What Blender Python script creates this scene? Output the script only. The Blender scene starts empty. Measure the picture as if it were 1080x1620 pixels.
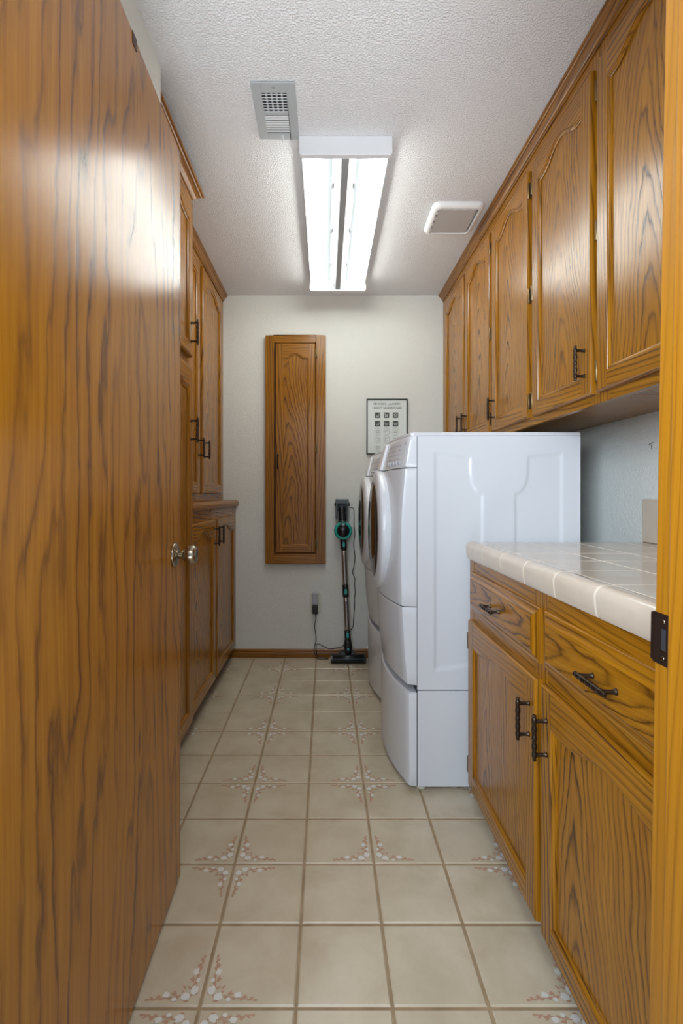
import bpy, bmesh, math, random
from mathutils import Vector, Matrix
random.seed(7)
PI = math.pi
scene = bpy.context.scene
COL = scene.collection

# ------------------------------------------------------------------ materials
def new_mat(name):
    m = bpy.data.materials.new(name); m.use_nodes = True
    nt = m.node_tree
    b = nt.nodes['Principled BSDF']
    return m, nt, b

class NT:
    """small helper to chain math nodes"""
    def __init__(self, nt): self.nt = nt
    def n(self, t, **kw):
        nd = self.nt.nodes.new(t)
        for k, v in kw.items(): setattr(nd, k, v)
        return nd
    def link(self, a, b): self.nt.links.new(a, b)
    def setin(self, sock, v):
        if isinstance(v, bpy.types.NodeSocket): self.link(v, sock)
        else: sock.default_value = v
    def math(self, op, a, b=0.0, c=0.0, clamp=False):
        nd = self.n('ShaderNodeMath', operation=op, use_clamp=clamp)
        self.setin(nd.inputs[0], a); self.setin(nd.inputs[1], b)
        if op in ('MULTIPLY_ADD', 'SMOOTH_MIN', 'COMPARE'): self.setin(nd.inputs[2], c)
        return nd.outputs[0]
    def vec(self, x, y, z):
        nd = self.n('ShaderNodeCombineXYZ')
        for i, v in enumerate((x, y, z)): self.setin(nd.inputs[i], v)
        return nd.outputs[0]
    def noise(self, v, scale=1.0, detail=2.0, rough=0.5, dist=0.0):
        nd = self.n('ShaderNodeTexNoise')
        self.link(v, nd.inputs['Vector'])
        nd.inputs['Scale'].default_value = scale
        nd.inputs['Detail'].default_value = detail
        nd.inputs['Roughness'].default_value = rough
        nd.inputs['Distortion'].default_value = dist
        return nd.outputs['Fac']
    def ramp(self, fac, stops, interp='LINEAR'):
        nd = self.n('ShaderNodeValToRGB')
        cr = nd.color_ramp; cr.interpolation = interp
        while len(cr.elements) < len(stops): cr.elements.new(0.5)
        for e, (p, c) in zip(cr.elements, stops):
            e.position = p; e.color = c if len(c) == 4 else (*c, 1)
        self.link(fac, nd.inputs[0])
        return nd.outputs[0]
    def mix(self, fac, a, b, mode='MIX'):
        nd = self.n('ShaderNodeMix', data_type='RGBA', blend_type=mode)
        self.setin(nd.inputs['Factor'], fac)
        self.setin(nd.inputs[6], a if isinstance(a, bpy.types.NodeSocket) else (*a, 1))
        self.setin(nd.inputs[7], b if isinstance(b, bpy.types.NodeSocket) else (*b, 1))
        return nd.outputs[2]

def oak(name, light, mid, dark, F=62.0, K=8.0, d=0.03, A1=2.6, A2=0.8, A3=1.3, rough=0.225, pore=0.5, ringmix=1.0, bump=0.25, W=0.13, spec=0.42):
    m, nt, b = new_mat(name); T = NT(nt)
    uvn = T.n('ShaderNodeUVMap'); uvn.uv_map = 'grain'
    sep = T.n('ShaderNodeSeparateXYZ'); T.link(uvn.outputs[0], sep.inputs[0])
    oi = T.n('ShaderNodeObjectInfo')
    rnd = T.math('MULTIPLY', oi.outputs['Random'], 41.0)
    u0, v = sep.outputs[0], T.math('ADD', sep.outputs[1], rnd)
    u = T.math('ADD', u0, T.math('MULTIPLY', T.math('SUBTRACT', oi.outputs['Random'], 0.5), 0.05))
    wob = T.noise(T.vec(T.math('MULTIPLY', rnd, 3.0), T.math('MULTIPLY', v, 1.7), rnd), 1.0, 2.0)
    u = T.math('ADD', u, T.math('MULTIPLY', T.math('SUBTRACT', wob, 0.5), W))
    n1 = T.noise(T.vec(T.math('MULTIPLY', u, 7.0), T.math('MULTIPLY', v, 1.1), rnd), 1.0, 2.0)
    n2 = T.noise(T.vec(T.math('MULTIPLY', u, 55.0), T.math('MULTIPLY', v, 12.0), rnd), 1.0, 3.0)
    n3 = T.noise(T.vec(T.math('MULTIPLY', u, 16.0), T.math('MULTIPLY', v, 3.2), T.math('ADD', rnd, 5.0)), 1.0, 2.0)
    n4 = T.ramp(T.noise(T.vec(T.math('MULTIPLY', u, 13.0), T.math('MULTIPLY', v, 1.3), T.math('ADD', rnd, 9.0)), 1.0, 2.0), [(0.3, (0,)*3), (0.7, (1,)*3)])
    R = T.math('SQRT', T.math('ADD', T.math('MULTIPLY', u, u), d * d))
    ph = T.math('MULTIPLY', R, F)
    ph = T.math('ADD', ph, T.math('MULTIPLY', v, K))
    ph = T.math('ADD', ph, T.math('MULTIPLY', n1, A1))
    ph = T.math('ADD', ph, T.math('MULTIPLY', n2, A2))
    ph = T.math('ADD', ph, T.math('MULTIPLY', n3, A3))
    fr = T.math('FRACT', ph)
    ring = T.ramp(fr, [(0.0, (0.55,)*3), (0.10, (0.12,)*3), (0.5, (0.05,)*3), (0.78, (0.35,)*3), (0.93, (1.0,)*3), (1.0, (0.6,)*3)])
    pn = T.noise(T.vec(T.math('MULTIPLY', u, 620.0), T.math('MULTIPLY', v, 16.0), rnd), 1.0, 2.0, 0.6)
    pores = T.ramp(pn, [(0.50, (0, 0, 0)), (0.68, (1, 1, 1))])
    f2 = T.noise(T.vec(T.math('MULTIPLY', u, 160.0), T.math('MULTIPLY', v, 3.0), rnd), 1.0, 2.0)
    ringv = T.math('MULTIPLY', ring, T.math('MULTIPLY_ADD', n4, 0.75, 0.40))
    pv = T.math('MULTIPLY', pores, T.math('MULTIPLY_ADD', ringv, 0.7, 0.25))
    base = T.mix(T.ramp(f2, [(0.3, (0,)*3), (0.7, (1,)*3)]), light, mid)
    c1 = T.mix(T.math('MULTIPLY', ringv, ringmix, clamp=True), base, dark)
    c2 = T.mix(T.math('MULTIPLY', pv, pore, clamp=True), c1, dark)
    T.link(c2, b.inputs['Base Color'])
    b.inputs['Roughness'].default_value = rough
    b.inputs['Specular IOR Level'].default_value = spec
    bp = T.n('ShaderNodeBump'); bp.inputs['Strength'].default_value = bump; bp.inputs['Distance'].default_value = 0.0006
    T.link(T.math('SUBTRACT', 1.0, T.math('ADD', T.math('MULTIPLY', ringv, 0.6), pv)), bp.inputs['Height'])
    T.link(bp.outputs[0], b.inputs['Normal'])
    return m

def plain(name, col, rough=0.5, metal=0.0, spec=0.5, coat=0.0, emit=None, es=0.0):
    m, nt, b = new_mat(name)
    b.inputs['Base Color'].default_value = (*col, 1)
    b.inputs['Roughness'].default_value = rough
    b.inputs['Metallic'].default_value = metal
    b.inputs['Specular IOR Level'].default_value = spec
    b.inputs['Coat Weight'].default_value = coat
    if emit:
        b.inputs['Emission Color'].default_value = (*emit, 1)
        b.inputs['Emission Strength'].default_value = es
    return m

def plaster(name, col, scale, dist, rough=0.75, strength=0.6):
    m, nt, b = new_mat(name); T = NT(nt)
    tc = T.n('ShaderNodeTexCoord')
    n = T.noise(tc.outputs['Object'], scale, 2.0, 0.5, 0.3)
    h = T.ramp(n, [(0.38, (0,)*3), (0.62, (1,)*3)])
    big = T.noise(tc.outputs['Object'], 2.5, 2.0)
    c = T.mix(big, tuple(x * 0.96 for x in col), col)
    T.link(c, b.inputs['Base Color'])
    b.inputs['Roughness'].default_value = rough
    b.inputs['Specular IOR Level'].default_value = 0.35
    bp = T.n('ShaderNodeBump'); bp.inputs['Strength'].default_value = strength; bp.inputs['Distance'].default_value = dist
    T.link(h, bp.inputs['Height']); T.link(bp.outputs[0], b.inputs['Normal'])
    return m

def mottled(name, c1, c2, scale, rough, detail=4, bump=0.0, spec=0.5):
    m, nt, b = new_mat(name); T = NT(nt)
    tc = T.n('ShaderNodeTexCoord')
    n = T.noise(tc.outputs['Object'], scale, detail, 0.6, 0.4)
    f = T.ramp(n, [(0.32, (0,)*3), (0.68, (1,)*3)])
    T.link(T.mix(f, c1, c2), b.inputs['Base Color'])
    b.inputs['Roughness'].default_value = rough
    b.inputs['Specular IOR Level'].default_value = spec
    if bump:
        bp = T.n('ShaderNodeBump'); bp.inputs['Strength'].default_value = bump; bp.inputs['Distance'].default_value = 0.001
        T.link(n, bp.inputs['Height']); T.link(bp.outputs[0], b.inputs['Normal'])
    return m

OAK = oak('oak', (0.41, 0.172, 0.008), (0.29, 0.108, 0.005), (0.055, 0.017, 0.002))
OAKD = oak('oak_slab_door', (0.49, 0.200, 0.006), (0.39, 0.145, 0.004), (0.085, 0.025, 0.003), F=19.0, K=1.3, d=0.06, A1=3.8, A2=0.6, A3=1.7, rough=0.23, pore=0.42, ringmix=0.85, bump=0.12, W=0.03, spec=0.30)
OAKT = oak('oak_trim', (0.35, 0.142, 0.014), (0.26, 0.098, 0.009), (0.07, 0.023, 0.005), rough=0.3)
OAKJ = oak('oak_jamb', (0.43, 0.180, 0.010), (0.36, 0.140, 0.007), (0.17, 0.056, 0.004), F=60, A1=1.5, pore=0.5, ringmix=0.5, rough=0.3)
DARKWOOD = plain('dark_stained_wood', (0.05, 0.02, 0.008), 0.6)
WALL = plaster('wall_paint', (0.79, 0.795, 0.745), 150.0, 0.0022, 0.7, 0.45)
CEIL = plaster('ceiling_paint', (0.86, 0.86, 0.87), 175.0, 0.0042, 0.8, 0.6)
TILE = mottled('floor_tile', (0.52, 0.435, 0.305), (0.63, 0.55, 0.41), 7.0, 0.22)
GROUT = mottled('floor_grout', (0.27, 0.19, 0.105), (0.40, 0.29, 0.17), 14.0, 0.85)
LEAF = plain('tile_leaf_print', (0.50, 0.30, 0.20), 0.25)
BLOOM = plain('tile_flower_print', (0.72, 0.71, 0.66), 0.25)
CTILE = mottled('counter_tile', (0.60, 0.495, 0.385), (0.66, 0.56, 0.455), 9.0, 0.12)
CGROUT = plain('counter_grout', (0.74, 0.65, 0.54), 0.7)
WHITE = plain('white_enamel', (0.66, 0.67, 0.69), 0.22)
WHITEP = plain('white_plastic', (0.78, 0.78, 0.79), 0.35)
PRINT = plain('grey_print', (0.22, 0.23, 0.26), 0.6)
KEYM = plain('key_grey', (0.42, 0.43, 0.46), 0.6)
GASKET = plain('dark_gasket', (0.03, 0.03, 0.035), 0.6)
GLASSD = plain('dark_door_glass', (0.02, 0.018, 0.016), 0.04, spec=0.6)
FIXW = plain('fixture_white', (0.80, 0.81, 0.83), 0.4)
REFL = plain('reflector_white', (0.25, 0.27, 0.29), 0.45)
CHAN = plain('channel_enamel', (0.16, 0.17, 0.18), 0.4)
FIXG = plain('fixture_grey', (0.34, 0.35, 0.36), 0.4)
TUBE = plain('fluorescent_tube', (0.9, 0.9, 0.9), 0.3, emit=(0.97, 1.0, 0.94), es=17.0)
VENTM = plain('register_grey', (0.46, 0.49, 0.50), 0.45)
VENTW = plain('register_louver', (0.72, 0.74, 0.75), 0.45)
DUCT = plain('duct_dark', (0.02, 0.02, 0.022), 0.8)
FANW = plain('fan_white', (0.82, 0.82, 0.82), 0.4)
FANP = plain('fan_panel', (0.55, 0.54, 0.53), 0.5)
BRONZE = plain('aged_bronze', (0.055, 0.038, 0.026), 0.35, metal=0.85)
BRASSA = plain('antique_brass', (0.22, 0.15, 0.07), 0.35, metal=0.9)
NICKEL = plain('brushed_nickel', (0.36, 0.31, 0.23), 0.24, metal=1.0)
STRIKE = plain('strike_bronze', (0.07, 0.045, 0.035), 0.35, metal=0.8)
BLACKP = plain('black_plastic', (0.012, 0.012, 0.014), 0.3)
GREYP = plain('grey_plastic', (0.09, 0.11, 0.12), 0.4)
TEAL = plain('teal_plastic', (0.015, 0.36, 0.30), 0.3)
TEALB = plain('teal_button', (0.03, 0.42, 0.38), 0.3)
CUPM = plain('smoked_cup', (0.012, 0.010, 0.012), 0.08)
STEEL = plain('tube_steel', (0.42, 0.39, 0.37), 0.3, metal=1.0)
HEADM = plain('head_smoked', (0.012, 0.026, 0.024), 0.12)
CREAM = plain('cream_plate', (0.70, 0.68, 0.55), 0.4)
ADAPT = plain('grey_adapter', (0.40, 0.40, 0.46), 0.4)
FRAMEB = plain('black_frame', (0.02, 0.025, 0.022), 0.4)
PAPER = plain('print_paper', (0.74, 0.79, 0.76), 0.35)
INK = plain('print_ink', (0.03, 0.035, 0.035), 0.5)
INKG = plain('print_ink_thin', (0.06, 0.07, 0.07), 0.5)

# ------------------------------------------------------------------ mesh building
class MB:
    def __init__(self): self.v = []; self.f = []; self.uv = []; self.sm = []; self.mi = []
    def face(self, pts, uv=None, smooth=False, mat=0, grain='z', uo=0.0):
        b = len(self.v); pts = [Vector(p) for p in pts]
        self.v.extend(pts); self.f.append(list(range(b, b + len(pts))))
        if uv is None:
            n = Vector((0, 0, 0))
            for i in range(len(pts)):
                a, c = pts[i], pts[(i + 1) % len(pts)]
                n += a.cross(c)
            ax = max(range(3), key=lambda i: abs(n[i]))
            g = 'xyz'.index(grain)
            if ax != g:
                w = 3 - ax - g
                uv = [(p[w] + uo, p[g] * 0.3) for p in pts]
            else:
                o = [i for i in range(3) if i != g]
                uv = [(p[o[0]] * 1.0 + uo, p[o[1]] * 0.2) for p in pts]
        self.uv.append(uv); self.sm.append(smooth); self.mi.append(mat)
    def box(self, x0, x1, y0, y1, z0, z1, grain='z', uo=0.2, mat=0):
        P = lambda i, j, k: ((x0, x1)[i], (y0, y1)[j], (z0, z1)[k])
        for q in (((0,0,0),(0,1,0),(1,1,0),(1,0,0)), ((0,0,1),(1,0,1),(1,1,1),(0,1,1)), ((0,0,0),(1,0,0),(1,0,1),(0,0,1)),
                  ((0,1,0),(0,1,1),(1,1,1),(1,1,0)), ((0,0,0),(0,0,1),(0,1,1),(0,1,0)), ((1,0,0),(1,1,0),(1,1,1),(1,0,1))):
            self.face([P(*c) for c in q], grain=grain, uo=uo, mat=mat)
        return self
    def loft(self, loops, closed=True, caps=True, smooth=True, mat=0, grain='z', uo=0.2):
        for a, b in zip(loops[:-1], loops[1:]):
            n = len(a)
            for i in range(n if closed else n - 1):
                j = (i + 1) % n
                self.face([a[i], a[j], b[j], b[i]], smooth=smooth, mat=mat, grain=grain, uo=uo)
        if caps:
            self.face(list(reversed(loops[0])), mat=mat, grain=grain, uo=uo); self.face(loops[-1], mat=mat, grain=grain, uo=uo)
        return self
    def lathe(self, prof, M=Matrix(), n=24, mat=0, smooth=True):
        """prof: (r, h) along local z; M maps into place"""
        loops = [[M @ Vector((r * math.cos(2*PI*i/n), r * math.sin(2*PI*i/n), h)) for i in range(n)] for r, h in prof]
        return self.loft(loops, True, True, smooth, mat)
    def tube(self, path, r, n=8, mat=0, grain='z'):
        path = [Vector(p) for p in path]; loops = []
        for i, p in enumerate(path):
            t = (path[min(i+1, len(path)-1)] - path[max(i-1, 0)]).normalized()
            a = Vector((0, 0, 1)) if abs(t.z) < 0.9 else Vector((1, 0, 0))
            s = t.cross(a).normalized(); q = s.cross(t)
            rr = r[i] if isinstance(r, (list, tuple)) else r
            loops.append([p + s * rr * math.cos(2*PI*k/n) + q * rr * math.sin(2*PI*k/n) for k in range(n)])
        return self.loft(loops, True, True, True, mat, grain)
    def prism(self, poly, y0, y1, mat=0, smooth=False):
        """poly in (x,z), extruded along y"""
        return self.loft([[(x, y0, z) for x, z in poly], [(x, y1, z) for x, z in poly]], True, True, smooth, mat)
    def build(self, name, mats, parent=None, loc=None, rot=None, bevel=0.0, merge=True, recalc=True, seg=2):
        me = bpy.data.meshes.new(name)
        me.from_pydata([tuple(p) for p in self.v], [], self.f)
        uvl = me.uv_layers.new(name='grain')
        k = 0
        for fi, f in enumerate(self.f):
            for j in range(len(f)):
                uvl.data[k].uv = self.uv[fi][j]; k += 1
        me.polygons.foreach_set('use_smooth', self.sm)
        me.polygons.foreach_set('material_index', self.mi)
        for mm in (mats if isinstance(mats, (list, tuple)) else [mats]): me.materials.append(mm)
        if merge:
            bm = bmesh.new(); bm.from_mesh(me)
            bmesh.ops.remove_doubles(bm, verts=bm.verts, dist=2e-5)
            if recalc: bmesh.ops.recalc_face_normals(bm, faces=bm.faces)
            bm.to_mesh(me); bm.free()
        o = bpy.data.objects.new(name, me); COL.objects.link(o)
        if parent is not None: o.parent = parent
        if loc is not None: o.location = loc
        if rot is not None: o.rotation_euler = rot
        if bevel:
            md = o.modifiers.new('edge', 'BEVEL'); md.width = bevel; md.segments = seg; md.limit_method = 'ANGLE'; md.angle_limit = 0.6
        return o

def tag(o, label=None, cat=None, group=None, kind=None):
    if label: o['label'] = label
    if cat: o['category'] = cat
    if group: o['group'] = group
    if kind: o['kind'] = kind
    return o
def thing(name, label, cat, loc=(0, 0, 0), rz=0.0, group=None):
    o = bpy.data.objects.new(name, None); COL.objects.link(o)
    o.empty_display_size = 0.1
    o.location = loc; o.rotation_euler = (0, 0, rz)
    return tag(o, label, cat, group)
def children(o): return [c for c in bpy.data.objects if c.parent == o]
def copy_tree(o, parent=None):
    c = o.copy(); COL.objects.link(c)
    if parent is not None: c.parent = parent
    for ch in children(o): copy_tree(ch, c)
    return c
def boxo(name, b, mat, parent=None, bevel=0.0, grain='z', uo=0.2, seg=2):
    return MB().box(*b, grain=grain, uo=uo).build(name, mat, parent, bevel=bevel, seg=seg)

# ------------------------------------------------------------------ dimensions (metres)
CEIL_Z = 2.40; BACK = 3.314; RIGHT = 1.13; LEFT = -1.15; FRONT = 0.60

# ------------------------------------------------------------------ room shell
def struct(o): o['kind'] = 'structure'; return o
struct(boxo('wall_back', (LEFT - 0.1, RIGHT + 0.1, BACK, BACK + 0.1, -0.02, CEIL_Z), WALL))
struct(boxo('wall_right', (RIGHT, RIGHT + 0.1, 0.48, BACK, -0.02, CEIL_Z), WALL))
struct(boxo('wall_left', (LEFT - 0.1, LEFT, 0.48, BACK, -0.02, CEIL_Z), WALL))
# the stub of wall that the open door folds back against
struct(boxo('wall_left_front', (LEFT, -0.507, 0.60, 1.535, 0.0, CEIL_Z), WALL))
m = MB()
m.box(LEFT, -0.452, 0.48, 0.60, 0, CEIL_Z); m.box(0.432, RIGHT, 0.48, 0.60, 0, CEIL_Z); m.box(-0.452, 0.432, 0.48, 0.60, 2.085, CEIL_Z)
struct(m.build('wall_front', WALL))
struct(boxo('ceiling', (LEFT - 0.1, RIGHT + 0.1, 0.48, BACK + 0.1, CEIL_Z, CEIL_Z + 0.1), CEIL))

# floor: bevelled square tiles over grout, flower sprays printed in the tile corners
def flower_quadrant(m, cx, cy, sx, sy):
    zz_ = [0.0003]
    def lift():
        zz_[0] += 0.000012; return zz_[0]
    def poly(pts, mat):
        z = lift(); m.face([(cx + sx * x, cy + sy * y, z) for x, y in pts], mat=mat)
    def leaf(x, y, a, L, W):
        c, s = math.cos(a), math.sin(a)
        base = [(0, 0), (0.35*L, 0.5*W), (0.7*L, 0.38*W), (L, 0), (0.7*L, -0.38*W), (0.35*L, -0.5*W)]
        poly([(x + c*p - s*q, y + s*p + c*q) for p, q in base], 2)
    def tulip(x, y, a, L):
        c, s = math.cos(a), math.sin(a)
        base = [(0, -0.22*L), (0, 0.22*L), (0.3*L, 0.42*L), (0.75*L, 0.42*L), (1.0*L, 0.30*L), (0.86*L, 0.05*L), (1.02*L, -0.05*L), (0.95*L, -0.32*L), (0.6*L, -0.44*L), (0.25*L, -0.38*L)]
        z = lift() + 0.0006; m.face([(cx + sx*(x + c*p - s*q), cy + sy*(y + s*p + c*q), z) for p, q in base], mat=3)
    def stem(pts, w=0.0013):
        for (x0, y0), (x1, y1) in zip(pts[:-1], pts[1:]):
            d = Vector((x1-x0, y1-y0)).normalized() * w; n = (-d.y, d.x)
            poly([(x0+n[0], y0+n[1]), (x0-n[0], y0-n[1]), (x1-n[0], y1-n[1]), (x1+n[0], y1+n[1])], 2)
    for fl in (0, 1):
        def tr(x, y): return (x, y) if not fl else (y, x)
        def ang(a): return a if not fl else PI/2 - a
        stem([tr(*p) for p in ((0.016, 0.016), (0.04, 0.017), (0.065, 0.012), (0.09, 0.010), (0.112, 0.006))])
        for x, y, a, L in ((0.030, 0.017, 1.0, 0.015), (0.040, 0.017, -0.75, 0.012), (0.047, 0.016, 0.95, 0.016), (0.056, 0.014, -0.6, 0.011),
                           (0.062, 0.013, 0.25, 0.013), (0.074, 0.011, -0.45, 0.010), (0.080, 0.011, 0.75, 0.013), (0.090, 0.010, -0.35, 0.009),
                           (0.095, 0.009, 0.5, 0.012), (0.102, 0.008, 0.05, 0.012), (0.050, 0.018, 0.45, 0.012), (0.083, 0.012, 0.25, 0.010), (0.018, 0.006, -0.1, 0.012)):
            p = tr(x, y); leaf(p[0], p[1], ang(a), L, 0.0052)
        for x, y, a, L in ((0.019, 0.012, -0.1 if fl else 0.3, 0.0185), (0.046, 0.008, 0.1, 0.0095), (0.063, 0.016, 0.3, 0.0145)):
            p = tr(x, y); tulip(p[0], p[1], ang(a), L)
    leaf(0.030, 0.030, PI/4, 0.014, 0.005)
m = MB()
pitch = 0.2045; gx0 = -0.0627; gy0 = 1.0543; gap = 0.0035; bv = 0.0028
m.face([(LEFT - 0.1, -1.2, -0.0025), (RIGHT + 0.1, -1.2, -0.0025), (RIGHT + 0.1, BACK, -0.0025), (LEFT - 0.1, BACK, -0.0025)], mat=1)
for i in range(-6, 6):
    for j in range(-11, 12):
        x0, x1 = gx0 + i*pitch + gap, gx0 + (i+1)*pitch - gap
        y0, y1 = gy0 + j*pitch + gap, gy0 + (j+1)*pitch - gap
        y1 = min(y1, BACK)
        if y0 > BACK - 0.01: continue
        o = [(x0, y0, -0.0025), (x1, y0, -0.0025), (x1, y1, -0.0025), (x0, y1, -0.0025)]
        t = [(x0+bv, y0+bv, 0), (x1-bv, y0+bv, 0), (x1-bv, y1-bv, 0), (x0+bv, y1-bv, 0)]
        m.face(t, mat=0)
        for k in range(4):
            l = (k+1) % 4
            m.face([o[k], o[l], t[l], t[k]], mat=0)
        # crosses sit on every second grout crossing: columns with odd index, rows with even index
        if i in (0, 1) and j < 2: continue            # the plain run of tiles near the door
        if j < -4: continue
        cxr = x1 if (i % 2) == 0 and (i + 1) % 2 == 1 else x0     # line i odd carries flowers
        sx = -1 if cxr == x1 else 1
        cyr = y0 if j % 2 == 0 else y1
        sy = 1 if cyr == y0 else -1
        if abs(y1 - y0) > 0.15: flower_quadrant(m, cxr + sx*0.004, cyr + sy*0.004, sx, sy)
fl = struct(m.build('floor', [TILE, GROUT, LEAF, BLOOM], merge=False))

# baseboard along the back wall
m = MB()
prof = [(0, 0), (-0.013, 0), (-0.013, 0.030), (-0.0115, 0.034), (-0.0115, 0.044), (-0.009, 0.052), (-0.005, 0.056), (0, 0.056)]
m.loft([[(x, BACK + y, z) for y, z in prof] for x in (-0.66, RIGHT)], smooth=False, grain='x')
struct(m.build('baseboard_back', OAKT))

# ------------------------------------------------------------------ hardware
def pull_mesh():
    m = MB()
    prof = [(0.0, -0.052), (0.0035, -0.0515), (0.0048, -0.049), (0.0035, -0.0465), (0.0045, -0.0445), (0.0058, -0.041), (0.0058, -0.034), (0.0045, -0.031),
            (0.0052, -0.026), (0.0062, -0.020), (0.0060, -0.015), (0.0042, -0.0115), (0.0058, -0.0095), (0.0042, -0.0075), (0.0050, -0.005), (0.0064, 0.0)]
    prof = prof + [(r, -h) for r, h in reversed(prof[:-1])]
    m.lathe(prof[1:-1], Matrix.Translation((0, -0.027, 0)), 14)
    for s in (-1, 1):
        M = Matrix.Translation((0, 0.0, s * 0.0375)) @ Matrix.Rotation(PI/2, 4, 'X')
        m.lathe([(0.0062, 0.0), (0.0058, 0.002), (0.0042, 0.004), (0.0040, 0.012), (0.0046, 0.022), (0.0046, 0.027)], M, 12)
    o = m.build('pull_handle', BRONZE); me = o.data
    bpy.data.objects.remove(o); return me
def hinge_mesh():
    m = MB()
    m.lathe([(0.0030, -0.029), (0.0042, -0.027), (0.0042, 0.027), (0.0030, 0.029)], Matrix.Translation((0, -0.006, 0)), 10)
    m.box(-0.007, 0.007, -0.003, 0.0, -0.026, 0.026)
    o = m.build('hinge', BRASSA); me = o.data
    bpy.data.objects.remove(o); return me
PULL = pull_mesh(); HINGE = hinge_mesh()
def put(name, me, parent, loc, rot=(0, 0, 0)):
    o = bpy.data.objects.new(name, me); COL.objects.link(o); o.parent = parent; o.location = loc; o.rotation_euler = rot
    return o

# ------------------------------------------------------------------ cathedral door: local x across, z up, front towards -y
def arch_door(parent, loc, w, h, sx=0.054, rb=0.052, rt=0.085, rise=0.044, t=0.019, pull=None, hinges=(), hside=0, uo=0.0, name='door', arch=True, rot=(0, 0, 0)):
    NA = 24; e = 0.006; ed = 0.004
    def az(s):
        s = abs(s)
        if not arch: return 0.0
        return rise * (0.5 + 0.5 * math.cos(PI * min(s / 0.86, 1.0)))
    def loop(d, y):
        x0, x1, z0 = sx + d, w - sx - d, rb + d
        pts = [(x0, y, z0), (x1, y, z0)]
        for k in range(NA + 1):
            s = 1 - 2 * k / NA
            pts.append(((x0 + x1)/2 + s * (x1 - x0)/2, y, h - rt + az(s) - d))
        return pts
    m = MB(); F = -t
    L0 = loop(0, F)
    off = random.uniform(0.16, 0.30)
    # stiles
    for a, b, uu in ((e, sx, off), (w - sx, w - e, -off - w)):
        m.face([(a, F, e), (b, F, e), (b, F, h - e), (a, F, h - e)], grain='z', uo=uu)
    m.face([(sx, F, e), (w - sx, F, e), (w - sx, F, rb), (sx, F, rb)], grain='x', uo=0.25)
    top = L0[2:]
    for a, b in zip(top[:-1], top[1:]):
        m.face([(a[0], F, a[2]), (b[0], F, b[2]), (b[0], F, h - e), (a[0], F, h - e)], grain='x', uo=-h - 0.2)
    # outer edge
    ring = lambda i, y: [(i, y, i), (w - i, y, i), (w - i, y, h - i), (i, y, h - i)]
    rs = [ring(e, F), ring(0.0035, F + 0.0012), ring(0.001, F + ed), ring(0, F + ed + 0.004), ring(0, 0)]
    for A, B in zip(rs[:-1], rs[1:]):
        for k in range(4):
            m.face([A[k], A[(k+1) % 4], B[(k+1) % 4], B[k]], grain='x' if k % 2 == 0 else 'z', uo=0.3)
    m.face(ring(0, 0))
    # sticking profile
    prof = [(0, 0), (0.0012, 0.0022), (0.0048, 0.0026), (0.0078, 0.0052), (0.0098, 0.0060), (0.0102, 0.0100)]
    ls = [loop(d, F + y) for d, y in prof]
    for A, B in zip(ls[:-1], ls[1:]):
        n = len(A)
        for k in range(n):
            j = (k + 1) % n
            vert = k == 1 or k == n - 1
            m.face([A[k], A[j], B[j], B[k]], grain='z' if vert else 'x', uo=0.3)
    d = m.build(name, OAK, parent, loc=loc, rot=rot)
    # panel
    p = MB(); P = loop(0.0102, F + 0.0098); zb = P[0][2]; tp = P[2:]
    for a, b in zip(tp[:-1], tp[1:]):
        q = [(a[0], a[1], zb), (b[0], b[1], zb), (b[0], b[1], b[2]), (a[0], a[1], a[2])]
        p.face(q, uv=[(c[0] - w/2 + uo, c[2]) for c in q])
    p.build('panel', OAK, d)
    if pull:
        x, z, o = pull
        put('pull_handle', PULL, d, (x, F, z), (0, 0, 0) if o == 'v' else (0, PI/2, 0))
    for z in hinges:
        put('hinge', HINGE, d, (-0.004 if hside == 0 else w + 0.004, F + 0.010, z))
    return d

def drawer_front(parent, loc, w, h, t=0.019):
    m = MB()
    ring = lambda i, y: [(i, y, i), (w - i, y, i), (w - i, y, h - i), (i, y, h - i)]
    prof = [(0, 0), (0, -0.007), (0.002, -0.009), (0.010, -0.0105), (0.014, -0.0125), (0.020, -0.0165), (0.025, -0.018), (0.027, -t)]
    rs = [ring(i, y) for i, y in prof]
    for A, B in zip(rs[:-1], rs[1:]):
        for k in range(4):
            m.face([A[k], A[(k+1) % 4], B[(k+1) % 4], B[k]], grain='x' if k % 2 == 0 else 'z', uo=0.3)
    q = rs[-1]
    m.face(q, uv=[(c[2] - h/2, c[0]) for c in q]); m.face(rs[0], grain='x')
    d = m.build('drawer', OAK, parent, loc=loc)
    put('pull_handle', PULL, d, (w/2, -t, h/2), (0, PI/2, 0))
    return d

def crown(name, label, prof, y0, y1, side, x, z, ret=0.0):
    """prof: (out, up). side=+1 faces +X, -1 faces -X"""
    m = MB()
    l0 = [(x + side*p, y0, z + q) for p, q in prof]; l1 = [(x + side*p, y1 + (p if ret else 0.0), z + q) for p, q in prof]
    loops = [l0, l1]
    if ret: loops.append([(x - side*ret, y1 + p, z + q) for p, q in prof])
    m.loft(loops, smooth=False, grain='y', uo=0.25)
    return tag(m.build(name, OAKT), label, 'moulding')

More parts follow.
